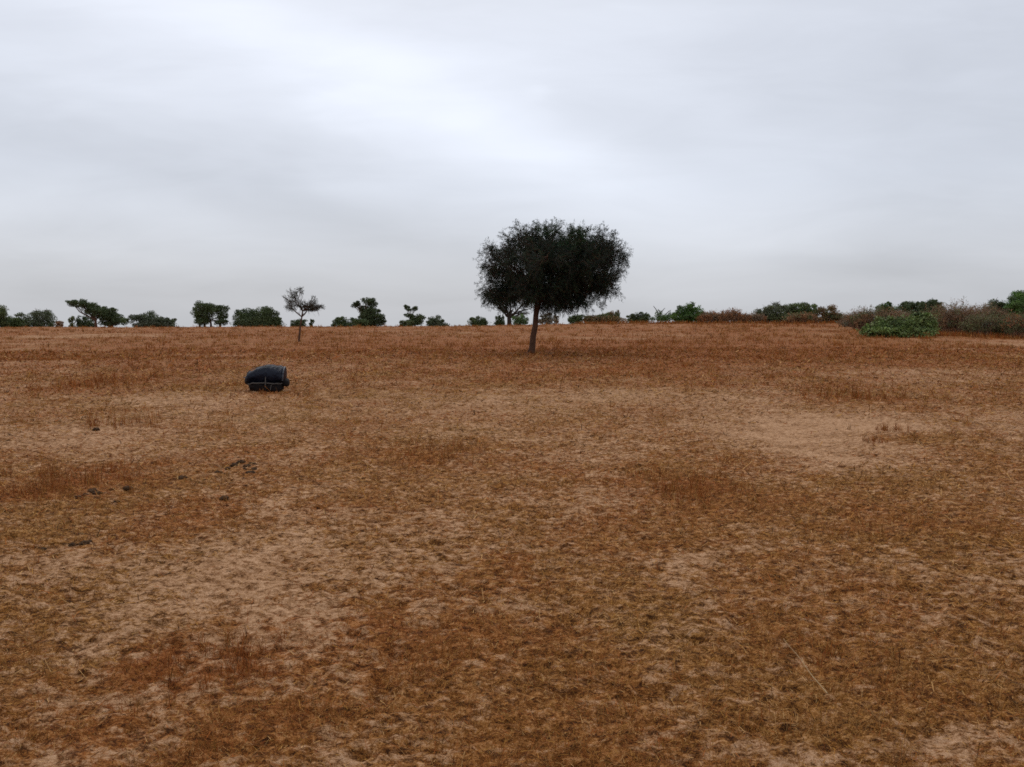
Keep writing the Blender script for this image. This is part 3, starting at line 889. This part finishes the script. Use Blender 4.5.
def spiky():
    Y = 109.0; s = Y / F_PX
    foot = place(660, Y)
    r0 = root('spiky_shrub', foot, 'spiky shrub with two bare horn like stems above dark leaves', 'shrub', GL)
    P = lambda px, row, dy=0.0: at(px, row, Y) + np.array([0, dy, 0]) - foot
    t = Tubes()
    for (a, b, c) in [((659, 321), (657.5, 312), (653.5, 306)), ((660, 321), (660.5, 313), (665, 308)), ((660, 321), (660, 312), (658, 309)), ((662, 321), (666, 314), (671, 310)), ((663, 321), (668, 315), (670.5, 312))]:
        pts = np.array([P(*a), P(*b), P(*c)]); pts = np.concatenate([curve(pts[0], pts[1], .04, 4), curve(pts[1], pts[2], .05, 5)[1:]])
        t.add(pts, np.linspace(0.09, 0.035, len(pts)), 5)
    t.build('stems', dark_bark_mat, r0)
    C = [(P(px, row), (rx * s, rx * s, rz * s)) for (px, row, rx, rz) in [(659, 316, 4.5, 6), (663, 319, 8, 4), (672, 317, 3, 4), (665, 317.5, 5, 4), (669, 314, 2.5, 3), (660, 312.5, 2.0, 2.5), (652, 319, 4, 2.5)]]
    v, q, c = leafy(C, 2.6, 0.18, GREEN + BRIGHT, 0.3, 1, 78)
    mesh_obj('foliage', v, q, None, leaf_mat, r0, {'tint': c})


spiky()
plant('leafy_tree', 'bright green bushy tree just right of the spiky shrub with horn like stems', 'tree', 687, 108,
      [(677, 316, 5, 4), (683, 312, 7, 5.5), (689, 308.5, 6.5, 5), (690, 314, 7, 5), (698, 311.5, 5, 4.5, -.3), (700, 315, 4, 4)], BRIGHT + GREEN, dens=2.2, trunk_r=0.14, skirt=True, group=GL, hole=0.36)
GD = 'dry brown shrubs on the right of the rise'
thicket('dry_shrub', 'low rust brown dry shrub right of the bright green tree', 'shrub', 708, 106, 699, 722, 310, RUSTY, 300, RUSTY + GREYB, 2200, GD)
thicket('dry_shrub', 'rust brown dry shrub with a taller grey tuft on its right', 'shrub', 731, 105, 718, 745, 308, RUSTY, 320, RUSTY + BROWN, 2400, GD)
thicket('dry_shrub', 'low ragged rust brown shrub left of the pale olive bush', 'shrub', 752, 105, 742, 764, 312, RUSTY, 260, RUSTY + GREYB, 1800, GD)
plant('bush', 'pale olive bush with grey twigs, left of the green topped bush', 'bush', 774, 106, [(766, 313.5, 8, 6), (774, 311.5, 10, 7), (783, 314, 9, 7)], GREYG + OLIVE, parts=B, group=GL, dens=1.7, twigs=120, hole=0.45)
plant('bush', 'bush with a bright green flat top over dry brown lower leaves', 'bush', 803, 107, [(792, 308.5, 8, 4.5), (802, 308, 9, 4.5), (811, 309.5, 6, 4.5)], BRIGHT + OLIVE, parts=B, group=GL, dens=2, twigs=40)
thicket('dry_shrub', 'reddish dry shrub in front of the bush with the bright green flat top', 'shrub', 800, 102, 786, 817, 311, RUSTY, 380, RUSTY + BROWN + OLIVE, 2800, GD)
plant('bush', 'olive and brown bush sloping down on its right, right of the green topped bush', 'bush', 830, 105, [(822, 314, 7, 5.5), (829, 313.5, 8, 6), (838, 316, 7, 5), (845, 318.5, 5, 4)], OLIVE + BROWN, parts=B, group=GL, dens=1.8, twigs=60)
# ---- the thicket at the right, nearer than the rise
thicket('dry_shrub', 'grey brown twiggy shrub behind the left end of the sprawling green bush', 'shrub', 868, 74, 850, 889, 304, GREYB, 420, GREYB + BROWN + OLIVE, 3200, GD)
thicket('dry_shrub', 'low sparse grey shrub at the left end of the right hand thicket', 'shrub', 850, 82, 840, 864, 314, GREYB, 220, GREYB + GREYG, 900, GD)
plant('leafy_tree', 'small dark green tree rising above the grey twiggy shrub', 'tree', 886, 92, [(883, 308, 5, 4.5), (887, 305.5, 4, 3.5), (891, 310, 5, 5), (880, 313, 5, 5)], DEEP + BRIGHT, dens=2.2, skirt=True, group=GL, trunk_r=0.1)
plant('leafy_tree', 'dark green tree with a broken flat top above the sprawling green bush', 'tree', 912, 90, [(903, 307, 6, 4), (909, 304.5, 5, 3.5), (915, 306, 5, 4), (908, 312, 9, 7), (919, 310, 8, 7), (922, 314, 8, 7)], DEEP + GREEN, dens=2.2, group=GL, trunk_r=0.12, skirt=True)
plant('leafy_tree', 'dark green flat topped tree left of the tall brown thicket', 'tree', 930, 88, [(924, 305.5, 5, 4), (930, 302.5, 5, 3.4), (936, 304, 4, 4), (928, 310, 9, 7), (938, 310, 5, 6)], DEEP + GREEN, dens=2.2, group=GL, trunk_r=0.12, skirt=True)
thicket('dry_shrub', 'brown dry shrub between the flat topped tree and the sprawling green bush', 'shrub', 908, 66, 894, 926, 308, BROWN, 300, BROWN + GREYB + GREEN, 3200, GD)
thicket('dry_shrub', 'grey brown shrub right behind the middle of the sprawling green bush', 'shrub', 893, 72, 882, 906, 307, GREYB, 380, GREYB + BROWN + DEEP, 2400, GD, shape=0.25)
thicket('dry_shrub', 'tall wide brown thicket just right of the sprawling green bush', 'shrub', 950, 63, 931, 972, 301, BROWN, 560, BROWN + GREYB + BROWN + OLIVE, 5600, GD, shape=0.25)
thicket('dry_shrub', 'grey olive dry shrub low in front of the tall brown thicket', 'shrub', 981, 59, 966, 996, 312, GREYB, 380, GREYB + GREYG + OLIVE + OLIVE, 3800, GD, shape=0.3)
thicket('dry_shrub', 'brown twiggy shrub with some dark leafy tops behind the grey olive dry shrub', 'shrub', 984, 70, 966, 1003, 302, BROWN, 420, BROWN + GREYB + GREEN, 4200, GD, shape=0.25)
plant('bush', 'dark green bush behind the dry shrubs near the right edge', 'bush', 997, 72, [(990, 310, 7, 7), (998, 308, 8, 7), (1005, 312, 7, 9)], DEEP + OLIVE, parts=B, group=GL, dens=1.8, twigs=60)
plant('leafy_tree', 'fresh green tree cut by the right edge of the picture', 'tree', 1022, 70, [(1011, 306, 8, 5), (1020, 301.5, 10, 6), (1030, 300, 12, 8), (1020, 311, 12, 8), (1038, 312, 12, 10)], BRIGHT + GREEN, dens=2.0, group=GL, trunk_r=0.16, skirt=True)
thicket('dry_shrub', 'low reddish brown dry shrub at the foot of the green tree at the right edge', 'shrub', 1015, 58, 1000, 1034, 311, BROWN, 380, BROWN + OLIVE + GREEN + RUSTY, 4000, GD, shape=0.3)


def green_bush():
    f = ground_hit(897, 337.5); Y = f[1]
    return plant('sprawling_bush', 'sprawling bright green bush in front of the brown thicket on the right', 'bush', 897, Y,
                 [(868, 331, 9, 6), (877, 328, 10, 7.5), (884, 325, 9, 7.5), (893, 326, 11, 9), (903, 325.5, 11, 10), (914, 325.5, 11, 10.5), (924, 323.5, 11, 10), (931, 328, 7.5, 8), (917, 318.5, 7, 5), (925, 319, 6, 4.5), (921, 331, 14, 7), (899, 332.5, 15, 5), (878, 333, 12, 4)],
                 [(0.150, 0.215, 0.054), (0.195, 0.255, 0.068), (0.115, 0.170, 0.044), (0.19, 0.21, 0.09), (0.040, 0.062, 0.022)], twigs=50, leaf=0.17, dens=1.5, parts=B, stems=[(-18, 0), (-8, 0), (0, 0), (10, 0), (20, 0), (26, 0)], trunk_r=0.035, hole=0.40, depth=0.8)


green_bush()


# ------------------------------------------------------------------ the dark bag on the grass
def bag():
    f = ground_hit(267.5, 391); s = f[1] / F_PX
    r0 = root('travel_bag', (f[0], f[1], f[2]), 'big dark navy bag with domed top and pale grey band on the grass', 'bag')
    r0.rotation_euler = (0, 0, math.radians(9))

    def loft(stations, nseg, name, mat, expo=2.6, parent=r0, close=True, lump=0.0, z0=0.0):
        """sections along x: (x, half depth, bottom, top)"""
        V, Q = [], []
        a = np.linspace(0, 2 * math.pi, nseg, endpoint=False)
        ca, sa = np.cos(a), np.sin(a)
        sy = np.sign(ca) * np.abs(ca) ** (2 / expo); sz = np.sign(sa) * np.abs(sa) ** (2 / expo)
        for (x, hd, zb, zt) in stations:
            ring = np.stack([np.full(nseg, x), hd * sy, (zb + zt) / 2 + (zt - zb) / 2 * sz], 1)
            V.append(ring)
        V = np.concatenate(V)
        V[:, 1:] += 0.055 * (np.stack([noise3(V * np.array([7., 3., 4.]) + 1.7, 11), noise3(V * np.array([6., 4., 3.]) + 5.2, 12)], 1) - .5) * np.clip((V[:, 2:3] - .02) * 8, 0, 1)
        V[:, 1] += 0.05 * np.abs(noise3(V * np.array([11., 2., 5.]) + 8.1, 21) - .5) * np.sign(V[:, 1]) * np.clip((V[:, 2] - .02) * 8, 0, 1)
        V[:, 2] += 0.045 * (np.abs(noise3(V * np.array([9., 5., 2.]) + 4.4, 22) - .5) - .2) * np.clip((V[:, 2] - .3) * 8, 0, 1)
        if lump: V += lump * np.stack([noise3(V * 9 + 3, 1) - .5, noise3(V * 9 + 9, 2) - .5, noise3(V * 9 + 5, 3) - .5], 1)
        k = len(stations)
        i = np.arange(k - 1)[:, None] * nseg; j = np.arange(nseg)[None]
        Q = np.stack([i + j, i + nseg + j, i + nseg + (j + 1) % nseg, i + (j + 1) % nseg], -1).reshape(-1, 4)
        T = []
        c0, c1 = V[:nseg].mean(0), V[-nseg:].mean(0)
        n = len(V); V = np.concatenate([V, [c0, c1]])
        for j in range(nseg):
            T.append((n, j, (j + 1) % nseg)); T.append((n + 1, (k - 1) * nseg + (j + 1) % nseg, (k - 1) * nseg + j))
        return mesh_obj(name, V, Q, T, mat, parent, smooth=True)

    # upper shell: long slope on the left, blunt drop on the right
    def prof(xs):
        px = [-.50, -.47, -.42, -.34, -.24, -.12, .0, .12, .24, .33, .385, .41]
        pt = [.32, .390, .455, .515, .560, .588, .602, .608, .610, .604, .586, .535]
        ph = [.06, .15, .20, .245, .27, .285, .29, .29, .285, .275, .26, .22]
        return np.interp(xs, px, ph), np.interp(xs, px, pt)
    xs = np.linspace(-.50, .41, 34)
    hd, zt = prof(xs)
    loft([(x, h, .200, t * 1.03) for x, h, t in zip(xs, hd, zt)], 40, 'upper_shell', navy_mat, 2.4, lump=0.055)
    # lower body, darker, wrinkled
    xs2 = np.linspace(-.41, .39, 26)
    h2 = np.interp(xs2, [-.41, -.36, -.2, 0, .3, .36, .39], [.13, .22, .275, .285, .275, .23, .14])
    zb = np.interp(xs2, [-.41, -.33, .30, .39], [.06, -.04, -.04, .05])
    loft([(x, h, b, .225) for x, h, b in zip(xs2, h2, zb)], 36, 'lower_body', black_mat, 2.5, lump=0.05)
    # pale band round the waist where the two meet
    t = Tubes()
    a = np.linspace(0, 2 * math.pi, 49)
    bx = -.02 + .43 * np.sign(np.cos(a)) * np.abs(np.cos(a)) ** .62; by = .288 * np.sign(np.sin(a)) * np.abs(np.sin(a)) ** .72
    bz = .205 + .014 * np.sin(a * 3 + 1) + .006 * np.sin(a * 11) - .012 * (bx < -.3)
    t.add(np.stack([bx, by, bz], 1), 0.014, 8)
    t.build('waist_band', grey_strip_mat, r0)
    # strap running down the front
    t = Tubes()
    t.add(np.array([[.005, -.272, .40], [.008, -.291, .33], [.008, -.306, .23], [.004, -.303, .17], [.01, -.290, .10]]), np.array([.010, .011, .012, .011, .009]), 6)
    t.build('strap', grey_strip_mat, r0)
    t = Tubes()
    t.add(np.array([[.14, -.292, .17], [.125, -.292, .10], [.115, -.284, .04]]), 0.009, 6)
    t.build('strap', grey_strip_mat, r0)
    # stiff edge at the blunt right end, lining inside it
    t = Tubes()
    b = np.linspace(math.radians(-18), math.radians(198), 26)
    t.add(np.stack([.405 + .02 * np.sin(b), .262 * np.cos(b), .345 + .238 * np.sin(b)], 1), 0.021, 8)
    t.build('edge_piping', rim_mat, r0)
    loft([(x, h, .27, t_) for x, h, t_ in [(.40, .235, .55), (.425, .225, .54), (.437, .20, .52), (.443, .15, .48)]], 28, 'end_panel', maroon_mat, 2.6, lump=0.015)
    # side pouch and the left handle
    loft([(x, h, b_, t_) for x, h, b_, t_ in [(.37, .16, .13, .285), (.42, .18, .115, .30), (.47, .175, .115, .295), (.505, .15, .125, .275), (.52, .10, .15, .245)]], 28, 'side_pouch', black_mat, 3.0, lump=0.012)
    loft([(x, h, b_, t_) for x, h, b_, t_ in [(-.525, .05, .20, .27), (-.505, .10, .165, .31), (-.46, .14, .15, .33), (-.40, .15, .15, .32)]], 24, 'end_pouch', black_mat, 2.6, lump=0.012)
    t = Tubes()
    t.add(np.array([[-.47, -.05, .335], [-.525, -.03, .345], [-.555, 0, .345], [-.525, .03, .345], [-.47, .05, .335]]), .011, 6)
    t.build('handle', rim_mat, r0)
    # sky highlight along the shell top, put in as a thin grey line
    t = Tubes()
    xx = np.linspace(-.45, .39, 20); hh, tt = prof(xx)
    t.add(np.stack([xx, -hh * 0.70, .2185 + (tt * 1.03 - .200) * .955 + .004], 1), 0.008, 6)
    t.build('top_highlight', rim_mat, r0)


bag()


# ------------------------------------------------------------------ dung clods and a loose stalk
def clod(px, row, size, label, flat=0.5):
    size = size * rng.uniform(0.95, 1.35); flat = rng.uniform(0.45, 0.65)
    f = ground_hit(px, row)
    z, _, _ = surf(np.array([f[0]]), np.array([f[1]]))
    r = size * 0.52 * f[1] / F_PX
    import bmesh
    bm = bmesh.new(); bmesh.ops.create_icosphere(bm, subdivisions=3, radius=1)
    P = np.array([v.co[:] for v in bm.verts]); sd = int(px * 3 + row)
    k = 0.60 + 0.60 * noise3(P * 1.8 + sd, sd) + 0.34 * noise3(P * 4.6 + sd, sd + 1)
    P = P * k[:, None] * np.array([1, 0.85, flat]) * r
    for v, p in zip(bm.verts, P): v.co = p
    me = bpy.data.meshes.new('dung_clod'); bm.to_mesh(me); bm.free()
    me.materials.append(dung_mat)
    o = bpy.data.objects.new('dung_clod', me); o.location = (f[0], f[1], float(z[0]) + r * flat * 0.30)
    o.rotation_euler = (0, 0, rng.uniform(0, 6))
    link(o); tag(o, label, 'dung', 'dark dry dung clods on the sand')


CL_A = 'small dark dung clod in the loose cluster below the navy bag'
clod(182, 478.5, 8, 'single dark oval dung clod lying alone left of the loose cluster')
clod(224, 499.5, 8, 'dark dung clod lying alone on bare sand below the loose cluster')
for (x, y, sz) in [(234, 466, 5), (241, 463, 7), (247, 467, 5), (252, 464.5, 8), (254, 469, 5), (250, 473, 7), (218, 473.5, 5), (244, 470, 4), (228, 469, 4)]:
    clod(x, y, sz, CL_A)
CL_B = 'small dark dung clod beside the standing rust grass at the left'
for (x, y, sz) in [(85, 495, 6), (92, 492, 8), (98, 494, 8), (101, 498, 5), (116, 502, 5), (128, 489, 6), (112, 489, 4), (78, 497, 5), (96, 499, 5)]:
    clod(x, y, sz, CL_B)
clod(80, 534, 7, 'dark dung clod just above the small heap at lower left')
CL_C = 'small dark dung clod in the low heap at lower left'
for (x, y, sz) in [(66, 542, 6), (72, 544, 7), (78, 544, 6), (85, 545, 8), (89, 542, 5), (44, 550, 5)]:
    clod(x, y, sz, CL_C)
clod(96, 430, 5, 'far dark dung clod left above the other clods')


def stalk(px0, r0_, px1, r1_, label):
    a, b = ground_hit(px0, r0_), ground_hit(px1, r1_)
    o = (a + b) / 2
    t = Tubes(); p = curve(a - o, b - o, 0.012, 8)
    for q in p:
        z, _, _ = surf(np.array([q[0] + o[0]]), np.array([q[1] + o[1]])); q[2] = float(z[0]) - o[2] + 0.018
    p[:, 2] = np.linspace(p[:, 2].max() , p[:, 2].max() + 0.012, 8)
    t.add(p, np.linspace(0.0028, 0.0012, 8), 6)
    ob = t.build('dry_stalk', straw_mat, None); ob.location = o
    tag(ob, label, 'stalk')


stalk(827, 704, 783, 650, 'long pale straw stalk lying slantwise on the grass at lower right')

# ------------------------------------------------------------------ sky and light
wd = bpy.data.worlds.new('World'); S.world = wd; wd.use_nodes = True
w = NT(wd.node_tree)
SUN_EL, SUN_AZ = math.radians(52), math.radians(-18)      # high in front, a little left, behind the cloud
sky = w.n('ShaderNodeTexSky'); sky.sky_type = 'NISHITA'; sky.sun_disc = False
sky.sun_elevation = SUN_EL; sky.sun_rotation = SUN_AZ
sky.dust_density = 3.0; sky.air_density = 1.0
tcw = w.n('ShaderNodeTexCoord').outputs['Generated']
sx = w.n('ShaderNodeSeparateXYZ', i_0=tcw)
X, Yd, Z = sx.outputs[0], sx.outputs[1], sx.outputs[2]
yy = w.math('MAXIMUM', Yd, 0.2)
U = w.math('DIVIDE', X, yy); Vv = w.math('DIVIDE', Z, yy)
base = w.ramp(w.math('MAXIMUM', Z, 0.0), [(0.0, (0.560, 0.578, 0.615)), (0.07, (0.635, 0.658, 0.708)), (0.18, (0.692, 0.735, 0.820)), (0.34, (0.745, 0.788, 0.880)), (1.0, (0.92, 0.95, 1.0))])
uv = w.n('ShaderNodeCombineXYZ', i_0=U, i_1=Vv, i_2=0.3).outputs[0]
uvs = w.n('ShaderNodeMapping', i_Vector=uv, i_Rotation=(0, 0, 0.30), i_Scale=(0.8, 3.6, 1.0)).outputs[0]
nz1 = w.noise(uvs, 1.6, 4, 0.5, 0.6)
nz2 = w.noise(uvs, 4.5, 4, 0.55, 0.4)
warp = w.math('MULTIPLY', w.math('SUBTRACT', nz1, 0.5), 0.22)


def sky_blob(px, row, rx, ry, deg, amt):
    u0, v0 = (px - 512) / F_PX, (HROW - row) / F_PX
    a = math.radians(deg); ca, sa = math.cos(a), math.sin(a)
    du = w.math('ADD', w.math('SUBTRACT', U, u0), warp); dv = w.math('ADD', w.math('SUBTRACT', Vv, v0), w.math('MULTIPLY', warp, 0.6))
    p = w.math('DIVIDE', w.math('ADD', w.math('MULTIPLY', du, ca), w.math('MULTIPLY', dv, sa)), rx / F_PX)
    q = w.math('DIVIDE', w.math('SUBTRACT', w.math('MULTIPLY', dv, ca), w.math('MULTIPLY', du, sa)), ry / F_PX)
    e = w.math('EXPONENT', w.math('MULTIPLY', w.math('ADD', w.math('MULTIPLY', p, p), w.math('MULTIPLY', q, q)), -1.0))
    return w.math('MULTIPLY', e, amt)


tot = w.math('ADD', w.math('MULTIPLY', w.math('SUBTRACT', nz1, 0.5), 0.16), w.math('MULTIPLY', w.math('SUBTRACT', nz2, 0.5), 0.20))
for bl in [(200, 30, 260, 55, -16, 0.12), (430, 110, 220, 45, -26, 0.12), (580, 165, 170, 38, -18, 0.10), (90, 150, 260, 36, -14, -0.075),
           (330, 215, 220, 32, -18, -0.05), (930, 60, 260, 120, 0, -0.06), (1000, 190, 140, 160, 0, -0.05), (770, 225, 150, 35, 8, 0.06),
           (880, 262, 130, 25, 6, -0.07), (560, 60, 140, 60, 0, 0.05), (60, 215, 160, 25, -6, 0.05), (150, 300, 300, 40, 0, -0.05), (540, 97, 14, 6, 0, 0.05)]:
    tot = w.math('ADD', tot, sky_blob(*bl))
shade = w.math('ADD', 1.0, w.math('MULTIPLY', tot, 1.2))
scl = w.n('ShaderNodeVectorMath', operation='SCALE'); w.put(scl.inputs[0], base); w.put(scl.inputs[3], w.math('MULTIPLY', shade, 10.0))
cloud = w.mix(0.92, sky.outputs[0], scl.outputs[0])
bg = w.n('ShaderNodeBackground', i_Color=cloud, i_Strength=0.1)
w.put(w.n('ShaderNodeOutputWorld').inputs[0], bg)

sl = bpy.data.lights.new('sun', 'SUN'); sl.energy = 0.9; sl.angle = math.radians(28); sl.color = (1.0, 0.96, 0.90)
so = link(bpy.data.objects.new('sun', sl))
so.rotation_euler = (math.radians(90) - SUN_EL, 0, math.pi - SUN_AZ)   # from in front of the camera
so.location = (0, 0, 60)

# ------------------------------------------------------------------ camera
cd = bpy.data.cameras.new('camera'); cd.sensor_width = 36; cd.lens = 36 * F_PX / W
cd.clip_start = 0.05; cd.clip_end = 6000
co = link(bpy.data.objects.new('camera', cd)); co.location = (0, 0, EYE)
co.rotation_euler = (math.radians(90) - PITCH, 0, 0)
S.camera = co

S.render.engine = 'CYCLES'
S.cycles.max_bounces = 5; S.cycles.diffuse_bounces = 3; S.cycles.transparent_max_bounces = 4
S.cycles.filter_width = 1.7
S.cycles.use_denoising = False
S.view_settings.view_transform = 'Standard'; S.view_settings.look = 'None'
S.view_settings.exposure = 0; S.view_settings.gamma = 1; S.view_settings.use_curve_mapping = False
